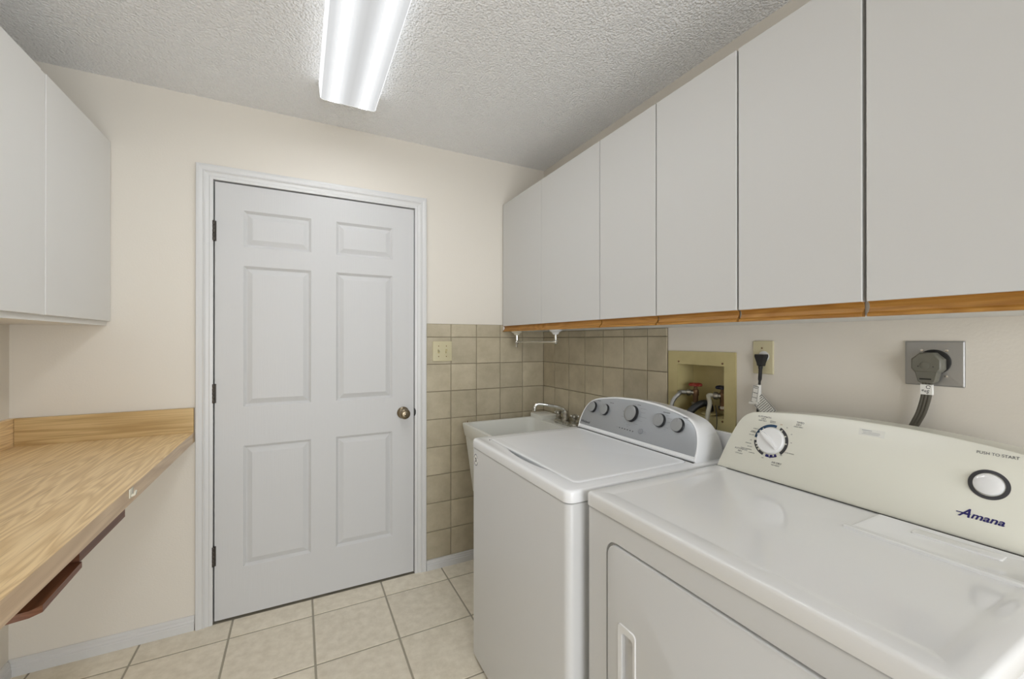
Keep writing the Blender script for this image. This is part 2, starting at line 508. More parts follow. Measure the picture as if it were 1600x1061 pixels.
baseboard('baseboard_far', (XL, YF, 0), (DL - 0.073, YF, 0), (0, -1, 0))
baseboard('baseboard_right', (DR + 0.070, YF - 0.006, 0), (XR - .006, YF - 0.006, 0), (0, -1, 0), 0.056)
baseboard('baseboard_left', (XL, YB, 0), (XL, YF - 0.014, 0), (1, 0, 0))
baseboard('baseboard_back', (XL + 0.014, YB, 0), (XR, YB, 0), (0, 1, 0))

# door casing: three mitred mouldings
tr = bpy.data.objects.new('trim_1', None); COL.objects.link(tr); tr['kind'] = 'structure'
tr['label'] = 'white stepped moulding around the door'
cp = [(0.002, 0.0), (0.002, 0.010), (0.014, 0.0125), (0.018, 0.010), (0.030, 0.013), (0.036, 0.0175), (0.042, 0.0150), (0.054, 0.019), (0.064, 0.019), (0.066, 0.016), (0.066, 0.0)]
a, c = DL - 0.0035, DR + 0.003
zt = DT + 0.004
obj('casing', loft([[(a - u, YF - d, 0) for u, d in cp], [(a - u, YF - d, zt + u) for u, d in cp]]), 'trim_white', tr, angle=15)
obj('casing', loft([[(c + u, YF - d, 0) for u, d in cp], [(c + u, YF - d, zt + u) for u, d in cp]]), 'trim_white', tr, angle=15)
obj('casing', loft([[(a - u, YF - d, zt + u) for u, d in cp], [(c + u, YF - d, zt + u) for u, d in cp]]), 'trim_white', tr, angle=15)
b = box(DL - 0.012, DL - 0.0055, YF, YF + 0.05, 0, DT + 0.012); box(DR + 0.0045, DR + 0.012, YF, YF + 0.05, 0, DT + 0.012, b)
box(DL - 0.0055, DR + 0.0045, YF, YF + 0.05, DT + 0.006, DT + 0.012, b)
obj('jamb', b, 'trim_white', tr)

# six-panel door
PX = [(-0.238, 0.054), (0.167, 0.456)]
PZ = [(0.232, 0.808), (0.990, 1.660), (1.748, 1.923)]
xs = sorted([DL, DR] + [v for p in PX for v in p]); zs = sorted([0.010, DT] + [v for p in PZ for v in p])
bm = bmesh.new()
V = {(i, k): bm.verts.new((x, YF, z)) for i, x in enumerate(xs) for k, z in enumerate(zs)}
for i in range(5):
    for k in range(len(zs) - 1):
        if i in (1, 3) and k in (1, 3, 5): continue
        bm.faces.new((V[i, k], V[i + 1, k], V[i + 1, k + 1], V[i, k + 1]))
bmesh.ops.recalc_face_normals(bm, faces=bm.faces[:])
if bm.faces[0].normal.y > 0:
    for f in bm.faces: f.normal_flip()
D = 0.044
for (x0, z0, x1, z1) in ((DL, 0.010, DL, DT), (DR, 0.010, DR, DT), (DL, DT, DR, DT), (DL, 0.010, DR, 0.010)):
    q = [bm.verts.new(p) for p in ((x0, YF, z0), (x1, YF, z1), (x1, YF + D, z1), (x0, YF + D, z0))]
    bm.faces.new(q)
q = [bm.verts.new(p) for p in ((DL, YF + D, 0.010), (DR, YF + D, 0.010), (DR, YF + D, DT), (DL, YF + D, DT))]
bm.faces.new(q)
bmesh.ops.remove_doubles(bm, verts=bm.verts[:], dist=1e-5)
door = struct('door_1', bm, 'door_white', 'white six-panel door with an aged brass knob')
steps = [(0, 0), (0.0015, 0.0), (0.0105, 0.0085), (0.013, 0.0110), (0.016, 0.0105), (0.036, 0.0012), (0.038, 0.0006)]
for x0, x1 in PX:
    for z0, z1 in PZ:
        rings = [[(x0 + i, YF + d, z0 + i), (x1 - i, YF + d, z0 + i), (x1 - i, YF + d, z1 - i), (x0 + i, YF + d, z1 - i)] for i, d in steps]
        obj('panel', loft(rings, cap0=False), 'door_white', door, angle=12)
for z0, z1 in ((1.765, 1.857), (1.017, 1.105), (0.266, 0.357)):
    b = bmesh.new()
    seg = (z1 - z0) / 5
    for k in range(5):
        lathe([(0.0052, 0.0006), (0.0058, 0.0015), (0.0058, seg - 0.0015), (0.0052, seg - 0.0006)], Matrix.Translation((DL - 0.003, YF - 0.0085, z0 + k * seg)), 12, b)
    box(DL - 0.001, DL + 0.006, YF - 0.0045, YF - 0.0005, z0, z1, b); box(DL - 0.0065, DL - 0.004, YF - 0.012, YF, z0, z1, b)
    obj('hinge', b, 'hinge_bronze', door, 'dark bronze hinge')
K = (0.512, YF, 0.905)
MK = frame_m(K, (1, 0, 0), (0, 0, 1))
rose = obj('knob_rose', lathe([(0.033, 0), (0.033, 0.003), (0.029, 0.008), (0.020, 0.011), (0.012, 0.013)], MK, 32), 'brass_antique', door)
kn = obj('door_knob', lathe([(0.011, 0.010), (0.011, 0.024), (0.018, 0.030), (0.0262, 0.040), (0.0285, 0.050), (0.0265, 0.059), (0.019, 0.064), (0.012, 0.0655)], MK, 32), 'brass_antique', door, 'aged brass door knob')
obj('lock_cylinder', lathe([(0.0085, 0.063), (0.0085, 0.068), (0.007, 0.069)], MK, 20), 'brass_antique', kn)
obj('keyhole', box(K[0] - 0.001, K[0] + 0.001, YF - 0.0698, YF - 0.068, K[2] - 0.004, K[2] + 0.004), 'dark_metal', kn)
pr = [(0, -0.022), (0.004, -0.020), (0.0085, -0.008), (0.0085, 0.008), (0.004, 0.020), (0, 0.022)]
obj('strike_plate', prism(pr, lambda u, v, d: (DR + 0.0005 + u, YF - 0.0135 + d, 0.905 + v), 0, 0.0135), 'dark_metal', tr)

# ------------------------------------------------------------------ ceiling light
LXC, LY0, LY1, LB = 0.192, 0.745, 1.957, 2.344
cl = thing('ceiling_light', 'long white fluorescent fixture with ribbed diffuser on the ceiling', 'light', (LXC, (LY0 + LY1) / 2, LB))
obj('housing', box(LXC - .100, LXC + .100, LY0 + .01, LY1 - .01, LB + .02, H), 'fixture_white', cl)
pf = [(-.119, H - .004), (-.119, H - .012), (-.1135, LB + .006), (-.108, LB + .0015), (-.100, LB), (.100, LB), (.108, LB + .0015), (.1135, LB + .006), (.119, H - .012), (.119, H - .004)]
dif = obj('diffuser', loft([[(LXC + x, y, z) for x, z in pf] for y in (LY0, LY1)], closed=False, cap0=False, cap1=False), 'lamp_diffuser', cl, 'glowing translucent cover', angle=20, at=(LXC, 0, 0))
for y in (LY0 - .003, LY1):
    obj('end_cap', loft([[(LXC + x * 1.015, yy, z - (.003 if z < H - .05 else 0)) for x, z in pf] for yy in (y, y + .004)]), 'fixture_white', cl)

# ------------------------------------------------------------------ wall cabinets above the appliances
XC, ZCB, ZCT = 1.1233, 1.394, 2.147
pullp = [(0.004, 1.394), (0.0105, 1.3895), (0.0125, 1.381), (0.0070, 1.371), (0.0, 1.3665), (-0.001, 1.3605), (0.0175, 1.3605), (0.0175, 1.394)]
def wall_cabinet(y0, y1, doors, label):
    t = thing('wall_cabinet', label, 'cabinet', (XC + .15, (y0 + y1) / 2, 1.362), 'white wall cabinets over the appliances')
    obj('carcass', box(XC + 0.0195, XR - 0.0005, y0 + 0.0005, y1 - 0.0005, 1.362, ZCT - 0.004), 'carcass_white', t)
    for a, c in doors:
        d = obj('door', box(XC, XC + 0.018, a, c, ZCB, ZCT, bev=0.0012, seg=1), 'cabinet_white', t)
        obj('pull_strip', loft([[(XC + u, y, z) for u, z in pullp] for y in (a + 0.0015, c - 0.0015)]), 'pull_oak', d, 'grooved golden oak pull strip', angle=25)
wall_cabinet(1.388, YF - 0.007, [(1.8595, YF - 0.010), (1.389, 1.8575)], 'white two-door wall cabinet above the utility sink in the tiled corner')
wall_cabinet(0.769, 1.388, [(1.079, 1.385), (0.772, 1.0745)], 'white two-door wall cabinet above the valve box and washer console')
wall_cabinet(0.150, 0.769, [(0.4715, 0.766), (0.152, 0.4635)], 'white two-door wall cabinet above the dryer and its plug')
o = tag(obj('filler_strip', box(XC + 0.003, XC + 0.018, YF - 0.0095, YF - 0.0065, 1.362, 1.40), 'porcelain_white'), 'small white caulked filler at tile edge beside the oak pull', 'filler')

# ------------------------------------------------------------------ wall cabinet above the counter
XLC = -0.709
t = thing('wall_cabinet', 'cream two-door wall cabinet above the wood counter', 'cabinet', (-0.86, 1.81, 1.368))
obj('carcass', box(XL + 0.0005, XLC - 0.0195, 1.285, YF - 0.001, 1.368, 2.141), 'cabinet_cream', t)
obj('face_frame', box(XLC - 0.0195, XLC - 0.0125, 1.285, YF - 0.001, 1.368, 2.141), 'cabinet_cream', t)
obj('door', box(XLC - 0.0125, XLC, 1.826, YF - 0.003, 1.386, 2.143, bev=0.0012, seg=1), 'cabinet_cream', t)
obj('mullion', box(XLC - 0.0125, XLC - 0.0022, 1.7975, 1.8245, 1.386, 2.141), 'cabinet_cream', t)
obj('door', box(XLC - 0.0125, XLC, 1.290, 1.796, 1.386, 2.143, bev=0.0012, seg=1), 'cabinet_cream', t)

# ------------------------------------------------------------------ counter
XK, ZK, ZKB = -0.422, 0.893, 0.848
ct = thing('countertop', 'oak laminate counter with low backsplash along the wall', 'counter', (-0.72, 0.9, ZKB))
obj('top', box(XL + 0.001, XK - 0.0012, -0.6, YF - 0.001, ZKB + 0.002, ZK), 'laminate_oak', ct)
obj('front_edge', box(XK - 0.0012, XK, -0.6, YF - 0.001, ZKB, ZK - 0.0006), 'edge_oak', ct)
obj('backsplash', box(XL + 0.021, XK - 0.001, YF - 0.020, YF - 0.001, ZK, 1.002, bev=0.0008, seg=1), 'laminate_oak_x', ct)
obj('backsplash', box(XL + 0.001, XL + 0.020, -0.6, YF - 0.001, ZK, 1.002, bev=0.0008, seg=1), 'laminate_oak', ct)
cp_ = thing('edge_clip', 'small ivory plastic clip fixed on the counter edge', 'clip', (XK, 1.53, 0.866))
obj('plate', box(XK, XK + 0.003, 1.512, 1.540, 0.866, 0.891, bev=0.001), 'porcelain', cp_)
obj('hook', prism([(0, 0.868), (0.009, 0.872), (0.011, 0.882), (0.007, 0.884), (0.006, 0.876), (0, 0.875)], lambda u, v, d: (XK + 0.003 + u, 1.520 + d, v), 0, 0.010), 'porcelain', cp_)
us = thing('under_counter_tray', 'reddish brown wooden tray and rail hung under the counter', 'tray', (-0.6, 1.3, 0.79))
obj('rail', box(-0.475, -0.446, 1.292, 1.570, 0.800, ZKB), 'brown_wood', us)
obj('rail_block', box(-0.80, -0.476, 1.296, 1.330, 0.812, ZKB), 'brown_wood', us)
tp = [(-0.441, 1.290), (-0.435, 1.112), (-0.448, 1.098), (-0.480, 1.090), (-0.80, 1.075), (-0.80, 1.290)]
obj('board', prism(tp, lambda u, v, d: (u, v, d), 0.789, 0.8025), 'brown_wood', us)
obj('runner', box(-0.80, -0.50, 1.10, 1.125, 0.8025, ZKB), 'brown_wood', us)

# ------------------------------------------------------------------ washer
WX, WB, WY0, WY1, WT = 0.636, 1.328, 0.917, 1.613, 0.902
wa = thing('washing_machine', 'white top-load washer with curved silver control console', 'washer', ((WX + WB) / 2, (WY0 + WY1) / 2, 0))
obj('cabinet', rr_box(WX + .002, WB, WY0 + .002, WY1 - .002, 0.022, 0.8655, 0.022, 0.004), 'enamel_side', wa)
for x in (WX + .06, WB - .06):
    for y in (WY0 + .06, WY1 - .06):
        obj('foot', lathe([(0.018, 0), (0.018, 0.008), (0.010, 0.010), (0.010, 0.024)], Matrix.Translation((x, y, 0)), 14), 'rubber_black', wa)
obj('seam_strip', rr_box(WX + .006, WB - .004, WY0 + .006, WY1 - .006, 0.8645, 0.8690, 0.020, 0.001), 'seam_dark', wa)  # dark strip along the joint of cabinet and deck
deck = obj('top_deck', rr_box(WX, WB, WY0, WY1, 0.8680, WT, 0.026, 0.009, 0.0015), 'enamel_cool', wa)
LX0, LX1, LY0_, LY1_ = 0.695, 1.150, 0.965, 1.560
cut(deck, rr_box(LX0 - .002, LX1 + .002, LY0_ - .002, LY1_ + .002, WT - 0.006, WT + .02, 0.022, 0.001))
# crescent finger scoop at the front of the lid
n = 14
cres = [(LX0 + 0.02, 1.400 - 0.31 * k / n) for k in range(n + 1)] + [(LX0 - 0.001 - 0.019 * math.sin(PI * k / n) ** 0.8, 1.090 + 0.31 * k / n) for k in range(n + 1)]
cut(deck, prism(cres, lambda u, v, d: (u, v, d), WT - 0.028, WT + 0.02))
obj('lid', rr_box(LX0, LX1, LY0_, LY1_, WT - 0.0045, WT + 0.0028, 0.022, 0.0035, 0.001, inner=[(0.012, 0.0), (0.03, -0.0006)]), 'enamel_cool', wa, 'lid of the washer')
obj('lid_bumper', box(LX0 - 0.010, LX0 - 0.006, 1.538, 1.543, WT - .001, WT + .0016), 'print_grey', wa)
obj('rear_panel', box(WB - 0.004, WB + 0.012, WY0 + .01, WY1 - .01, 0.10, 0.985, bev=0.002, seg=1), 'enamel_cool', wa)

class Console:
    def __init__(s, x0, z0, alpha, yc, prof):
        s.a = R(alpha); s.x0, s.z0, s.yc = x0, z0, yc
        s.v = Vector((math.sin(s.a), 0, math.cos(s.a))); s.n = Vector((-math.cos(s.a), 0, math.sin(s.a)))
        P = [(yc + hw, z) for hw, z in prof] + [(yc - hw, z) for hw, z in reversed(prof) if hw > 0]
        s.P = [(y, (z - z0) / math.cos(s.a)) for y, z in P]
        s.Hs = max(q[1] for q in s.P); s.W = prof[0][0]
    def pt(s, y, k, h=0.0):
        return Vector((s.x0, y, s.z0)) + s.v * k + s.n * h
    def at(s, y, z, h=0.0):
        return s.pt(y, (z - s.z0) / math.cos(s.a), h)
    def ring(s, inset, h, lift=0.0):
        out = []
        for y, k in s.P:
            kk = k * (1 - (inset * 2) / s.Hs) + inset
            yy = s.yc + (y - s.yc) * (1 - inset / s.W)
            out.append(s.pt(yy, max(kk, lift), h))
        return out
    def back(s, xb, kz, ins=0.0):
        return [Vector((xb, s.yc + (y - s.yc) * (1 - ins / s.W), s.z0 + k * math.cos(s.a) * kz)) for y, k in s.P]
    def frame(s, y, z, h=0.0):
        return frame_m(s.at(y, z, h), (0, -1, 0), s.v)

def densify(prof, k=4):
    pts = smooth_path([(a, 0, b) for a, b in prof], k)
    return [(max(p.x, 0), p.z) for p in pts]

Wc = Console(1.158, WT + 0.001, 20, 1.267, densify([(.326, WT + .001), (.327, .935), (.3215, .967), (.309, 1.0), (.285, 1.026), (.25, 1.042), (.19, 1.055), (.11, 1.066), (0, 1.071)]))
obj('console', loft([Wc.back(1.300, .80, .006), Wc.back(1.285, .93, .002), Wc.ring(0, -.028), Wc.ring(0, -.008), Wc.ring(.0025, -.002), Wc.ring(.006, 0), Wc.ring(.0085, 0), Wc.ring(.0105, -.0022)]), 'enamel_cool', wa, angle=30)
obj('console_base_line', box(1.152, 1.158, 1.267 - .322, 1.267 + .322, WT + .0003, WT + .0018), 'seam_dark', wa)  # thin dark line along the bottom joint of the console
fas = obj('fascia', loft([Wc.ring(.010, -.004, .0185), Wc.ring(.010, -.0008, .0185), Wc.ring(.0115, 0.0, .0200)]), 'console_grey', wa, 'curved silver grey control panel')
def knob(y, z, r, h, par):
    M_ = Wc.frame(y, z, 0)
    k = obj('knob', lathe([(r * 1.06, 0), (r * 1.06, 0.002), (r, 0.004), (r, h - .003), (r * .97, h)], M_, 32), 'knob_dark', par, 'round knob with silver grey face')
    obj('knob_face', lathe([(r * .98, h - .0032), (r * .985, h - .0005), (r * .93, h + .0008), (r * .6, h + .0012)], M_, 32), 'knob_grey', k)
    obj('knob_pointer', box(-.0006, .0006, r * .45, r * .85, h + .0006, h + .0016), 'print_light', k).data.transform(M_)
for y, z, r, h in ((1.519, 1.0025, .0235, .0105), (1.436, 1.0025, .0235, .0105), (1.273, 1.0105, .0320, .0145), (1.126, 1.008, .0245, .0120), (1.041, 1.0055, .0245, .0120)):
    knob(y, z, r, h, wa)
obj('start_button', lathe([(.0105, 0), (.0105, .003), (.009, .004), (.005, .0042)], Wc.frame(1.205, .954), 24), 'print_light', wa)
for k in range(6):
    M_ = Wc.frame(1.321 - .0152 * k, .9475 - .0002 * k)
    o = obj('indicator_light', box(-.0022, .0022, -.0017, .0017, 0, .0012), 'print_charcoal', wa); o.data.transform(M_)
text('lettering', 'Whirlpool', .0155, Wc.frame(1.545, .934, .0006), 'print_grey', wa, shear=.15, bold=.0003)
# small printed legends round the knobs, too fine to read in the photograph
def legend(cons, items, par, m):
    b = bmesh.new()
    for y, z, wd, hh in items:
        M_ = cons.frame(y, z, .0004)
        x = -wd / 2
        while x < wd / 2:
            l = random.uniform(.0010, .0020)
            q = [b.verts.new(M_ @ Vector(p)) for p in ((x, -hh / 2, 0), (min(x + l, wd / 2), -hh / 2, 0), (min(x + l, wd / 2), hh / 2, 0), (x, hh / 2, 0))]
            b.faces.new(q); x += l + random.uniform(.0005, .0009)
    o = obj('printed_legend', b, m, par); o['kind'] = 'stuff'
    return o
legend(Wc, [(1.490, 1.034, .022, .0024), (1.405, 1.035, .024, .0024), (1.247, 1.0475, .018, .0024), (1.105, 1.0395, .032, .0026), (1.018, 1.035, .022, .0026)], wa, 'print_charcoal')
legend(Wc, [(1.270, 1.047, .014, .0018), (1.220, 1.036, .032, .0018), (1.216, 1.022, .022, .0018), (1.212, 1.005, .036, .0018), (1.222, .990, .024, .0018), (1.24, .975, .022, .0018),
            (1.318, .992, .018, .0018), (1.322, 1.012, .010, .0018), (1.302, .972, .007, .0018), (1.277, .966, .024, .0018), (1.279, .960, .010, .0018), (1.335, .9475, .010, .0018),
            (1.185, .955, .016, .002), (1.185, .949, .018, .0015), (1.545, .985, .010, .0016), (1.455, .977, .014, .0016), (1.098, 1.030, .014, .0016), (1.085, 1.021, .018, .0016),
            (1.085, 1.008, .012, .0016), (1.090, .988, .018, .0016), (1.095, .981, .010, .0016), (1.012, 1.027, .006, .0016), (1.005, 1.015, .004, .0016)] +
       [(1.312 - .0155 * k, .9425, .003, .001) for k in range(5)], wa, 'print_light')
# round badge sticker
MB = frame_m((WX + .0018, 1.5665, .822), (0, -1, 0), (0, 0, 1))
sk = obj('sticker', lathe([(.025, 0), (.025, .0006)], MB @ Matrix.Diagonal((.82, 1, 1, 1)), 28), 'paper', wa, 'small round grey badge')
def ringseg(b, M_, r0, r1, a0, a1, h0, h1, n=None):
    n = n or max(2, int(abs(a1 - a0) / 6))
    rings = []
    for k in range(n + 1):
        t = R(a0 + (a1 - a0) * k / n); c, s_ = math.cos(t), math.sin(t)
        rings.append([M_ @ Vector((r * c, r * s_, h)) for r, h in ((r0, h0), (r1, h0), (r1, h1), (r0, h1))])
    return loft(rings, b)
b = bmesh.new()
for a0, a1 in ((20, 165), (200, 345)): ringseg(b, MB @ Matrix.Diagonal((.82, 1, 1, 1)), 0.0195, .0240, a0, a1, .0005, .0009)
ringseg(b, MB, .004, .0085, -60, 80, .0005, .0009)
obj('sticker_ring', b, 'print_light', sk)
b = bmesh.new()
ringseg(b, MB @ Matrix.Translation((-.003, .004, 0)), .0005, .0042, 0, 360, .0006, .001); ringseg(b, MB @ Matrix.Translation((-.001, -.005, 0)), .0005, .0042, 0, 360, .0006, .001)
obj('sticker_mark', b, 'print_charcoal', sk)

# ------------------------------------------------------------------ dryer
DX, DB, DY0, DY1, DTZ = 0.676, 1.385, 0.178, 0.889, 0.910
dr = thing('clothes_dryer', 'white front-load dryer with tall cream control console', 'dryer', ((DX + DB) / 2, (DY0 + DY1) / 2, 0))
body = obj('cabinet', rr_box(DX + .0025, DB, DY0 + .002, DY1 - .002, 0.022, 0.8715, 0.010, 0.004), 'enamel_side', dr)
YD0, YD1, ZD0, ZD1 = .256, .812, .270, .818
cut(body, loft([[(DX - .05, y, z) for y, z in rrect(YD0, YD1, ZD0, ZD1, .036)], [(DX + .0115, y, z) for y, z in rrect(YD0, YD1, ZD0, ZD1, .036)]]))
for x in (DX + .06, DB - .06):
    for y in (DY0 + .06, DY1 - .06):
        obj('foot', lathe([(0.018, 0), (0.018, 0.008), (0.010, 0.010), (0.010, 0.024)], Matrix.Translation((x, y, 0)), 14), 'rubber_black', dr)
obj('seam_strip', rr_box(DX + .006, DB - .004, DY0 + .006, DY1 - .006, 0.8705, 0.8755, 0.008, 0.001), 'seam_dark', dr)  # dark strip along the joint of cabinet and top
obj('top', rr_box(DX - .001, DB, DY0, DY1, 0.8745, DTZ, 0.012, 0.008, 0.0015, inner=[(0.040, 0), (0.046, -.0018), (0.052, -.0022)]), 'enamel_white', dr, 'glossy top of the dryer')
# door with recessed grip
i = .006
dp = lambda ins, x: [(x, y, z) for y, z in rrect(YD0 + i + ins, YD1 - i - ins, ZD0 + i + ins, ZD1 - i - ins, .032 - ins)]
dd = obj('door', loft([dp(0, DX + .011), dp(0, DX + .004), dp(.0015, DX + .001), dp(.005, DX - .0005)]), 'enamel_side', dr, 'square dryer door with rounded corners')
HY0, HY1, HZ0, HZ1 = .7065, .765, .47, .640
cut(dd, loft([[(DX - .02, y, z) for y, z in rrect(HY0 + .008, HY1 - .012, HZ0 + .008, HZ1 - .018, .008)], [(DX + .0095, y, z) for y, z in rrect(HY0 + .010, HY1 - .014, HZ0 + .01, HZ1 - .020, .007)]]))
o_, i_ = rrect(HY0, HY1, HZ0, HZ1, .010), rrect(HY0 + .0085, HY1 - .0125, HZ0 + .0085, HZ1 - .0185, .008)
obj('grip_rim', loft([[(DX - .0004, y, z) for y, z in o_], [(DX - .0032, y + (.0015 if y < .736 else -.0015), z - .0015) for y, z in o_], [(DX - .0022, y, z) for y, z in i_], [(DX + .002, y, z) for y, z in i_]], cap0=False, cap1=False), 'enamel_white', dd)
# console
Dc = Console(1.187, DTZ - .0015, 20, .5335, densify([(.352, DTZ - .0015), (.338, .97), (.3235, 1.02), (.312, 1.05), (.298, 1.071), (.280, 1.083), (.255, 1.089), (.19, 1.097), (.10, 1.104), (0, 1.106)]))
obj('console', loft([Dc.back(1.372, .82, .004), Dc.back(1.350, .955, .002), Dc.ring(0, -.030), Dc.ring(0, -.006), Dc.ring(.002, -.0016), Dc.ring(.006, 0)]), 'console_cream', dr, 'tall cream console', angle=30)
obj('console_seam', box(1.183, 1.187, DY0 + .004, DY1 - .006, DTZ - .0008, DTZ + .0002), 'seam_dark', dr)
DYc, DZc = .7355, 1.0135
MD = Dc.frame(DYc, DZc)
dial = obj('dial', lathe([(.0385, 0), (.0385, .003), (.0370, .0080), (.0358, .0092), (.030, .0096)], MD, 48), 'enamel_white', dr, 'round white timer dial')
rp_ = [(x * .0062 * (1 - .25 * abs(t)), t * .033) for x, t in ((1, -1), (1.3, -.4), (1.4, .2), (1.1, .8), (0, 1.05), (-1.1, .8), (-1.4, .2), (-1.3, -.4), (-1, -1))]
MDr = MD @ Matrix.Rotation(R(52), 4, 'Z')
obj('dial_grip', loft([[MDr @ Vector((x, y, .0085)) for x, y in rp_], [MDr @ Vector((x * .8, y * .95, .0165)) for x, y in rp_], [MDr @ Vector((x * .55, y * .9, .0178)) for x, y in rp_]]), 'enamel_white', dial)
def arc(name, m, spans, r0=.0405, r1=.0482):
    b = bmesh.new()
    for a0, a1 in spans: ringseg(b, MD, r0, r1, a0, a1, .0002, .0009)
    return obj(name, b, m, dr)
arc('dial_band', 'print_blue', [(79, 130)]); arc('dial_band', 'print_blue', [(130, 178)], .0450); arc('dial_band', 'print_blue', [(133, 143), (150, 158), (166, 178)])
arc('dial_band', 'print_charcoal', [(-43, 64)], .0452); arc('dial_band', 'print_charcoal', [(-43, -3), (2, 26), (31, 52), (57, 64)])
arc('dial_band', 'print_charcoal', [(189, 252)], .0455); arc('dial_band', 'print_charcoal', [(189, 198), (206, 211), (217, 222), (231, 252)])
arc('dial_band', 'print_navy', [(262, 302)], .0455); arc('dial_band', 'print_navy', [(262, 274), (278, 288), (294, 302)])
def dtext(s, u, v, size, m='print_grey', **k):
    text('lettering', s, size, MD @ Matrix.Translation((u, v, .0003)), m, dr, **k)
for s, u, v, z in (('AUTOMATIC', -.031, .0665, .0070), ('DRY', -.033, .0600, .0070), ('HIGH HEAT', -.035, .0545, .0046), ('TIMED', .069, .0665, .0070), ('DRY', .066, .0595, .0070), ('HIGH HEAT', .066, .0535, .0046),
                   ('AUTOMATIC', -.0815, -.0430, .0070), ('DRY', -.0835, -.0500, .0070), ('LOW HEAT', -.0855, -.0570, .0046), ('AIR DRY', .028, -.0590, .0075), ('NO HEAT', .026, -.0660, .0052)):
    dtext(s, u, v, z)
for s, u, v in (('WRINKLE', -.005, .0575), ('PREVENT', -.005, .0535), ('MORE DRY', -.048, .0265), ('ENERGY', -.055, .0185), ('PREFERRED', -.055, .0150), ('LESS DRY', -.059, .0065),
                ('OFF', -.0570, -.0100), ('MORE DRY', -.0630, -.0205), ('LESS DRY', -.0570, -.0300), ('ENERGY PREFERRED', -.066, -.0385), ('DAMP DRY', -.047, -.0470), ('OFF', -.013, -.0535), ('OFF', .036, -.0345),
                ('COOL DOWN', .056, -.0240), ('20', .022, -.0425), ('40', .0075, -.0490), ('60', .052, .0300), ('40', .0555, .0060), ('80', .037, .0460)):
    dtext(s, u, v, .0038)
dtext('OFF', .020, .0520, .0042, 'print_orange')
# start button
MS = Dc.frame(.3050, 1.0185)
sb = obj('start_button', lathe([(.0215, 0), (.0215, .003), (.0205, .0075), (.016, .0095), (.008, .0102)], MS, 40), 'enamel_white', dr, 'round white start button')
b = bmesh.new(); ringseg(b, MS, .0228, .0292, 0, 360, 0, .0012, 60)
obj('button_ring', b, 'print_charcoal', sb, 'dark ring around the button')
text('lettering', 'PUSH TO START', .0083, Dc.frame(.2985, 1.0765, .0003), 'print_grey', dr, sx=0.96)
MA = Dc.frame(.3090, .9560, .0004) @ Matrix.Scale(.86, 4)
text('lettering', 'mana', .0215, MA @ Matrix.Translation((.0085, -.0010, 0)), 'print_navy', dr, shear=.30, bold=.0005, sx=1.15)
text('lettering', 'A', .0285, MA @ Matrix.Translation((-.0285, .0005, 0)), 'print_navy', dr, shear=.50, bold=.0006, sx=.95)
o = obj('logo_stroke', prism([(-.042, -.0010), (-.018, -.0010), (-.0175, .0012), (-.0415, .0012)], lambda u, v, d: MA @ Vector((u, v, d)), 0, .0003), 'print_navy', dr)
st = obj('notice_sticker', loft([[Dc.frame(.505, 1.0795) @ Vector(p) for p in ((-.026, -.0085, h), (.026, -.0085, h), (.026, .0085, h), (-.026, .0085, h))] for h in (0, .0003)]), 'sticker_clear', dr)
legend(Dc, [(.515, 1.0840, .020, .0020), (.506, 1.0805, .034, .0011), (.5045, 1.0780, .034, .0011), (.507, 1.0755, .034, .0011)], dr, 'print_light')
# lint screen cover set in the top
ll = obj('lint_screen_lid', rr_box(1.048, 1.176, .215, .462, DTZ - .003, DTZ + .0022, .004, .0018, inner=[(.006, 0), (.0075, -.0008)]), 'enamel_white', dr)
obj('lid_front_bar', rr_box(1.034, 1.046, .183, .470, DTZ - .003, DTZ + .0040, .003, .0018), 'enamel_white', dr)
obj('lid_grip', rr_box(1.118, 1.150, .262, .388, DTZ + .0012, DTZ + .0042, .005, .002), 'enamel_white', ll)

# ------------------------------------------------------------------ utility sink with its tap
SX0, SX1, SY0, SY1, SZ = 0.842, XR - .010, 1.665, 2.296, 0.826
sk_ = thing('utility_sink', 'white plastic laundry tub in the tiled corner behind washer', 'sink', ((SX0 + SX1) / 2, (SY0 + SY1) / 2, 0))
def srr(ins, r): return rrect(SX0 + ins, SX1 - ins, SY0 + ins, SY1 - ins, r)
rings = [[(x, y, z) for x, y in srr(i_, r_)] for i_, r_, z in ((.075, .05, .436), (.052, .05, .432), (.042, .045, .445), (.0145, .025, .745), (.0145, .025, .752), (.011, .02, .757), (.003, .012, .819), (.004, .011, .8245), (.007, .01, SZ))]
inn = [(SX0 + .022, .8255), (SX0 + .030, .815), (SX0 + .060, .50), (SX0 + .085, .455)]
# hollow bowl leaves a wide ledge for the tap on the wall side
for k, (ix, z) in enumerate(inn):
    d = ix - SX0
    rings.append([(x, y, z) for x, y in rrect(SX0 + d, SX1 - .115 - (d - .022) * .5, SY0 + d, SY1 - d, .05)])
obj('basin', loft(rings), 'tub_plastic', sk_, angle=40)
obj('splash_block', rr_box(1.300, SX1 - .004, 2.150, SY1 - .006, SZ - .004, .8515, .012, .004), 'tub_plastic', sk_)
for x in (SX0 + .105, SX1 - .08):
    for y in (SY0 + .08, SY1 - .10):
        obj('leg', lathe([(.016, 0), (.016, .006), (.012, .008), (.012, .436)], Matrix.Translation((x, y, 0)), 12), 'steel_plate', sk_)
obj('rim_pin', lathe([(.002, 0), (.002, .012)], Matrix.Translation((SX0 + .035, SY1 - .012, SZ - .002)), 8), 'brass_old', sk_)
fa = thing('sink_faucet', 'worn chrome two-handle faucet on the laundry tub ledge', 'faucet', (1.355, 1.96, SZ))
FX = 1.362
obj('base', rr_box(FX - .026, FX + .026, 1.865, 2.075, SZ + .0005, SZ + .020, .020, .008), 'chrome_worn', fa)
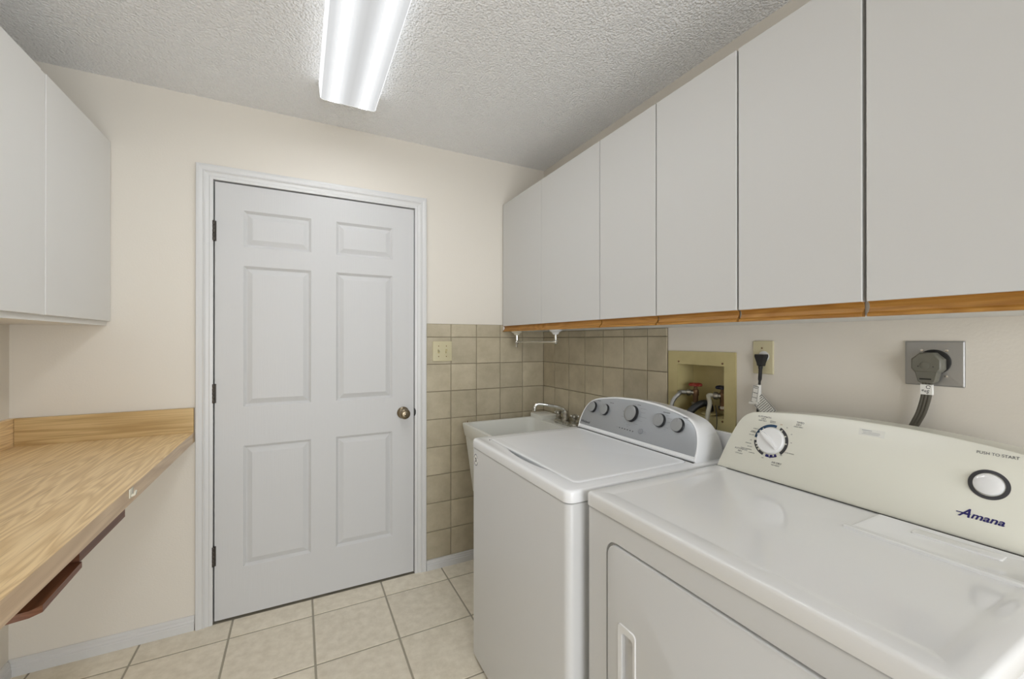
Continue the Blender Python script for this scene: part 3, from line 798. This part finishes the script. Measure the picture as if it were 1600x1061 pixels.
obj('spout_hub', lathe([(.021, 0), (.021, .020), (.017, .032), (.017, .052), (.013, .060)], Matrix.Translation((FX, 1.985, SZ + .014)), 20), 'chrome_worn', fa)
sp = [(FX, 1.985, .884), (FX - .006, 1.990, .905), (FX - .030, 2.000, .922), (FX - .085, 2.020, .934), (FX - .130, 2.037, .942), (FX - .155, 2.046, .941), (FX - .166, 2.050, .928), (FX - .168, 2.051, .915)]
spo = obj('spout', tube(sp, [.012, .0115, .0105, .0095, .0090, .0092, .0098, .0105], 14), 'chrome', fa)
obj('aerator', lathe([(.0118, -.010), (.0118, .006), (.0105, .008)], Matrix.Translation((FX - .168, 2.051, .913)), 16), 'chrome_worn', spo)
for y in (1.895, 2.055):
    hd = obj('handle', lathe([(.019, 0), (.019, .012), (.012, .018), (.011, .030), (.017, .034), (.018, .048), (.013, .053)], Matrix.Translation((FX, y, SZ + .016)), 18), 'chrome_worn', fa)
    for k in range(4):
        t_ = R(45 + 90 * k)
        obj('handle_lobe', tube([(FX, y, SZ + .058), (FX + .024 * math.cos(t_), y + .024 * math.sin(t_), SZ + .060)], .0062, 8, smooth=0), 'chrome', hd)

# ------------------------------------------------------------------ towel bar under the cabinet
tb = thing('towel_bar', 'chrome towel bar on porcelain posts under the cabinet', 'towel bar', (1.18, 2.02, 1.362))
TX = 1.178
for y, m_ in ((2.238, 'porcelain'), (1.808, 'porcelain_white')):
    M_ = Matrix.Translation((TX, y, 1.362)) @ Matrix.Rotation(PI, 4, 'X')
    p = obj('post', lathe([(.034, 0), (.034, .005), (.030, .009), (.020, .014), (.016, .022), (.012, .026)], M_, 28), m_, tb, 'flared porcelain post')
    obj('post_stem', tube([(TX, y, 1.338), (TX, y, 1.322), (TX + .001, y, 1.297)], .0058, 10), 'chrome', p)
    obj('bar_socket', lathe([(.006, -.014), (.0105, -.010), (.0118, 0), (.0105, .010), (.006, .014)], frame_m((TX, y, 1.297), (1, 0, 0), (0, 0, 1)), 16), 'chrome', p)
obj('bar', tube([(TX, 2.245, 1.297), (TX, 1.80, 1.297)], .0055, 12, smooth=0), 'chrome', tb)
kb = obj('bar_finial', tube([(TX - .002, 2.236, 1.292), (TX - .012, 2.222, 1.280), (TX - .020, 2.205, 1.270)], [.011, .008, .006], 10), 'chrome', tb)
for k in range(5):
    obj('finial_bead', lathe([(.002, -.006), (.0058, -.003), (.0062, 0), (.0058, .003), (.002, .006)], Matrix.Translation((TX - .006 - .004 * k, 2.230 - .008 * k, 1.284 - .0038 * k + .004 * (k % 2))), 10), 'chrome', kb)

# ------------------------------------------------------------------ light switch
sw = thing('light_switch', 'ivory double toggle switch plate on the tiles beside door', 'switch', (.7345, YF - .008, 1.243))
YS = YF - .0085
obj('plate', rr_box(.677, .792, 1.1855, 1.3005, 0, .0055, .004, .003), 'ivory_plastic', sw).data.transform(frame_m((0, YS, 0), (1, 0, 0), (0, 0, 1)))
for x, up in ((.7115, 1), (.7575, -1)):
    obj('toggle_slot', box(x - .006, x + .006, YS - .0060, YS - .0050, 1.231, 1.255), 'ivory_old', sw)
    obj('toggle', loft([[(x + a_, YS - .005, 1.243 + c_ + up * .001) for a_, c_ in ((-.0045, -.006), (.0045, -.006), (.0045, .006), (-.0045, .006))],
                        [(x + a_ * .8, YS - .018, 1.243 + c_ * .7 + up * .008) for a_, c_ in ((-.0045, -.006), (.0045, -.006), (.0045, .006), (-.0045, .006))]]), 'ivory_plastic', sw)
    for z in (1.273, 1.213):
        obj('screw', lathe([(.0032, 0), (.003, .0012), (.0015, .0016)], frame_m((x, YS - .0050, z), (1, 0, 0), (0, 0, 1)), 12), 'brass_old', sw)

# ------------------------------------------------------------------ washer valve box
vb = thing('valve_box', 'yellowed ivory washer valve box recessed in the wall', 'valve box', (XR, 1.135, 1.0))
FY0, FY1, FZ0, FZ1 = .980, 1.2915, .955, 1.262
YO0, YO1, ZO0, ZO1 = 1.027, 1.242, 1.010, 1.2085
e1 = XR - .006
b = box(e1, XR, FY0, YO0, FZ0, FZ1); box(e1, XR, YO1, FY1, FZ0, FZ1, b); box(e1, XR, YO0, YO1, FZ0, ZO0, b); box(e1, XR, YO0, YO1, ZO1, FZ1, b)
obj('frame', b, 'ivory_old', vb)
XD = XR + .093
b = box(XD - .002, XD, YO0, YO1, ZO0, ZO1)
box(XR, XD, YO0 - .003, YO0, ZO0, ZO1, b); box(XR, XD, YO1, YO1 + .003, ZO0, ZO1, b); box(XR, XD, YO0 - .003, YO1 + .003, ZO0 - .004, ZO0, b); box(XR, XD, YO0 - .003, YO1 + .003, ZO1, ZO1 + .003, b)
obj('inner_box', b, 'ivory_old', vb)
for y, z in ((1.236, 1.2185), (1.033, 1.2185), (1.033, 1.000)):
    obj('screw', lathe([(.0042, 0), (.0038, .0014), (.002, .0018)], frame_m((e1, y, z), (0, -1, 0), (0, 0, 1)), 12), 'brass_old', vb)
def valve(x, y, zb, mh, lab):
    v_ = obj('valve', lathe([(.014, zb), (.014, zb + .012), (.010, zb + .016), (.010, zb + .040), (.0125, zb + .046), (.0125, zb + .066), (.008, zb + .072), (.006, zb + .086)], Matrix.Translation((x, y, 0)), 16), 'brass_old', vb, lab)
    obj('valve_nut', lathe([(.0165, 0), (.0165, .010)], Matrix.Translation((x, y, zb + .006)), 6), 'chrome_worn', v_)
    M_ = frame_m((x, y, zb + .055), (0, 0, 1), Vector((-.6, .8, 0)).cross(Vector((0, 0, 1))))
    M_ = frame_m((x, y, zb + .055), Vector((0, 0, 1)), Vector((.8, .6, 0)))
    obj('outlet', lathe([(.010, 0), (.010, .016), (.0145, .018), (.0150, .030), (.0125, .034)], M_, 16), 'chrome_worn', v_)
    b = bmesh.new()
    n_ = 30
    def ring(rr, z):
        return [(x + (rr + .0035 * math.cos(5 * 2 * PI * k / n_)) * math.cos(2 * PI * k / n_), y + (rr + .0035 * math.cos(5 * 2 * PI * k / n_)) * math.sin(2 * PI * k / n_), z) for k in range(n_)]
    loft([ring(.020, zb + .082), ring(.024, zb + .085), ring(.024, zb + .091), ring(.019, zb + .095)], b)
    obj('valve_handle', b, mh, v_)
    return M_ @ Vector((0, 0, .034))
h1 = valve(1.455, 1.180, 1.036, 'handle_red', 'water valve with red handle')
h2 = valve(1.460, 1.060, 1.036, 'handle_blue', 'water valve with dark blue handle')
obj('drain_socket', lathe([(.030, 1.012), (.030, 1.020), (.026, 1.021)], Matrix.Translation((1.455, 1.115, 0)), 20), 'ivory_old', vb)
h1, h2 = Vector(h1), Vector(h2)
tag(obj('supply_hose', tube([h1, h1 + Vector((-.014, .018, 0)), (1.402, 1.222, 1.082), (1.385, 1.237, 1.050), (1.375, 1.240, .99), (1.366, 1.235, .90), (1.362, 1.225, .60)], .0085, 12), 'braid'), 'braided grey hose curving from the red-handled valve', 'hose')
tag(obj('supply_hose', tube([h2, h2 + Vector((-.012, .012, -.001)), (1.415, 1.083, 1.062), (1.398, 1.078, 1.030), (1.385, 1.075, .98), (1.366, 1.078, .88), (1.362, 1.08, .60)], .0080, 12), 'hose_grey'), 'pale grey hose dropping from the blue-handled valve', 'hose')
tag(obj('drain_hose', tube([(1.364, 1.160, .80), (1.370, 1.162, .96), (1.384, 1.158, 1.008), (1.410, 1.145, 1.040), (1.438, 1.127, 1.056), (1.454, 1.117, 1.048), (1.457, 1.114, 1.0235)], .0140, 14), 'rubber_black'), 'thick black drain hose hooked into the valve box', 'hose')
tag(obj('drain_tie', tube([(1.418, 1.062, 1.058), (1.409, 1.050, 1.03), (1.405, 1.045, .99), (1.39, 1.042, .94), (1.37, 1.040, .80)], .0016, 6), 'rubber_black'), 'thin black cable hanging below the valve box', 'cable')

# ------------------------------------------------------------------ wall outlet and washer cord
wo = thing('wall_outlet', 'ivory single outlet plate on the wall above dryer', 'outlet', (XR, .880, 1.248))
obj('plate', rr_box(-.9155, -.8455, 1.1915, 1.305, 0, .0055, .003, .0025), 'ivory_plastic', wo).data.transform(frame_m((XR, 0, 0), (0, -1, 0), (0, 0, 1)))
obj('receptacle', lathe([(.018, .0045), (.018, .0075), (.0165, .008)], frame_m((XR, .876, 1.252), (0, -1, 0), (0, 0, 1)), 28), 'porcelain_white', wo)
obj('screw', lathe([(.003, 0), (.0026, .0012)], frame_m((XR - .0053, .883, 1.280), (0, -1, 0), (0, 0, 1)), 10), 'brass_old', wo)
pc = thing('power_cord', 'black plug and cord in the ivory outlet', 'cord', (XR - .01, .886, 1.05))
hexp = [(-.019, .016), (.019, .016), (.0195, .009), (.011, -.014), (.009, -.024), (-.009, -.024), (-.011, -.014), (-.0195, .009)]
PF = frame_m((XR - .0078, .879, 1.243), (0, -1, 0), (0, 0, 1))
obj('plug', loft([[PF @ Vector((u, v, h)) for u, v in hexp] for h in (0, .014)] + [[PF @ Vector((u * .85, v * .9, .020)) for u, v in hexp]]), 'rubber_black', pc)
crd = obj('cord', tube([(XR - .017, .8805, 1.226), (XR - .018, .881, 1.195), (XR - .018, .8835, 1.16), (XR - .018, .8865, 1.11), (XR - .019, .890, 1.06), (XR - .022, .893, 1.0), (XR - .024, .894, .90), (XR - .024, .894, .60)], [.0068, .0056, .0038, .0038, .0038, .0055, .0055], 10), 'rubber_black', pc)
def card(name, P, m, par):
    P = [Vector(p) for p in P]
    nrm = (P[1] - P[0]).cross(P[2] - P[0]).normalized() * .0004
    return obj(name, loft([[p - nrm for p in P], [p + nrm for p in P]]), m, par)
tx = XR - .023
def tagcard(y, z, wd, ht, ang, x, lines):
    c_, s_ = math.cos(R(ang)), math.sin(R(ang))
    q = lambda u, v, d=0: (x - d, y - (u * c_ - v * s_), z + u * s_ + v * c_)
    k = card('tag', [q(-wd / 2, -ht / 2), q(wd / 2, -ht / 2), q(wd / 2, ht / 2), q(-wd / 2, ht / 2)], 'paper', pc)
    b = bmesh.new()
    for i_ in range(lines):
        v = ht * (.38 - .76 * i_ / (lines - 1))
        u = -wd * .40
        while u < wd * .38:
            l = random.uniform(.002, .006)
            b.faces.new([b.verts.new(q(a_, b__, .0006)) for a_, b__ in ((u, v - .0011), (min(u + l, wd * .40), v - .0011), (min(u + l, wd * .40), v + .0011), (u, v + .0011))])
            u += l + .0012
    for s0, s1 in (((-.48, -.48), (.48, -.45)), ((-.48, .45), (.48, .48)), ((-.48, -.48), (-.44, .48)), ((.44, -.48), (.48, .48))):
        b.faces.new([b.verts.new(q(wd * a_, ht * b__, .0006)) for a_, b__ in ((s0[0], s0[1]), (s1[0], s0[1]), (s1[0], s1[1]), (s0[0], s1[1]))])
    obj('tag_print', b, 'print_charcoal', k)
tagcard(.865, 1.083, .048, .070, 44, tx - .001, 9)
tagcard(.893, 1.118, .020, .066, -9, tx - .006, 4)
obj('tag_wrap', lathe([(.0072, -.030), (.0078, -.028), (.0078, .028), (.0072, .030)], Matrix.Translation((XR - .020, .8855, 1.124)), 12), 'paper', pc)
ob_ = obj('tag_mark', prism([(-.0045, 0), (.0045, 0), (0, .009)], lambda u, v, d: (XR - .0285 - d, .8865 - u, 1.122 + v), 0, .0006), 'print_charcoal', pc)
obj('tag_roll', tube([(tx - .006, .913, 1.089), (tx - .007, .884, 1.091)], .0042, 10, smooth=0), 'paper', pc)

# ------------------------------------------------------------------ dryer outlet and cord
do = thing('dryer_outlet', 'square steel plate with black heavy-duty dryer outlet', 'outlet', (XR, .447, 1.19))
MO = frame_m((XR, .4475, 1.2490), (0, -1, 0), (0, 0, 1))
obj('plate', rr_box(-.0555, .0555, -.0565, .0565, 0, .006, .002, .004), 'steel_plate', do).data.transform(MO)
obj('receptacle', lathe([(.031, .005), (.031, .012), (.029, .013)], MO @ Matrix.Translation((.002, .004, 0)), 36), 'rubber_black', do)
for u, v in ((-.0215, .033), (.0245, .033), (.0235, -.031), (-.0235, -.031)):
    obj('screw', lathe([(.0036, 0), (.0032, .0014), (.0015, .0018)], MO @ Matrix.Translation((u, v, .0055)), 12), 'chrome', do)
dc = thing('power_cord', 'grey angled dryer plug with flat three-strand cord in the steel plate', 'cord', (XR - .03, .452, 1.19))
hx = [(-.013, .0265), (.013, .0265), (.028, .011), (.028, -.012), (.022, -.020), (-.022, -.020), (-.028, -.012), (-.028, .011)]
MP = MO @ Matrix.Translation((-.0040, -.0005, .0125))
obj('plug', loft([[MP @ Vector((u * 1.06, v * 1.06, h)) for u, v in hx] for h in (0, .018)] + [[MP @ Vector((u, v, .024)) for u, v in hx], [MP @ Vector((u * .9, v * .9, .0265)) for u, v in hx]]), 'plug_grey', dc)
nk = [(-.0225, -.018), (.0225, -.018), (.0165, -.044), (.0120, -.0475), (-.0120, -.0475), (-.0165, -.044)]
pn = obj('plug_neck', loft([[MP @ Vector((u, v, h)) for u, v in nk] for h in (.002, .021)] + [[MP @ Vector((u * .9, v * .96, .0245)) for u, v in nk]]), 'plug_grey', dc)
obj('neck_slot', loft([[MP @ Vector(p) for p in ((-.012, -.0395, h), (.010, -.0395, h), (.010, -.0362, h), (-.012, -.0362, h))] for h in (.0242, .0252)]), 'rubber_black', pn)
obj('plug_seal', lathe([(.009, .0262), (.009, .0272), (.008, .0276)], MP @ Matrix.Translation((-.002, -.004, 0)), 20), 'plug_grey', dc)
for u in (-.014, .014):
    obj('plug_dimple', lathe([(.0012, .0260), (.0012, .0269)], MP @ Matrix.Translation((u, -.0065, 0)), 8), 'rubber_black', dc)
XCD = XR - .0265
for k in (-1, 0, 1):
    o_ = .0066 * k
    path = [(XCD, .4520 - o_, 1.206), (XCD, .4525 - o_, 1.185), (XCD, .4555 - o_, 1.160), (XCD + .001, .4640 - o_ * .97, 1.125), (XCD + .002, .4745 - o_ * .92, 1.098), (XCD + .003, .486 - o_ * .9, 1.07), (XCD + .004, .500 - o_ * .9, 1.02), (XCD + .004, .505 - o_, .90), (XCD + .004, .505 - o_, .60)]
    obj('cord_strand', tube(path, .0040, 8), 'cord_grey', dc)
ML = frame_m((XCD - .0046, .4527, 1.1835), (0, -1, 0), (0, 0, 1))
cl_ = obj('cord_label', loft([[ML @ Vector(p) for p in ((-.011, -.012, h), (.011, -.012, h), (.011, .013, h), (-.011, .013, h))] for h in (-.0085, .0003)]), 'paper', dc)
b = bmesh.new(); ringseg(b, ML @ Matrix.Translation((.004, .007, 0)), .0032, .0044, 0, 330, .0003, .0007)
for u, v in ((-.006, -.002), (-.001, -.004), (.004, -.003), (.003, -.008)):
    ringseg(b, ML @ Matrix.Translation((u, v, 0)), .0010, .0022, 0, 300, .0003, .0007)
obj('label_print', b, 'print_charcoal', cl_)
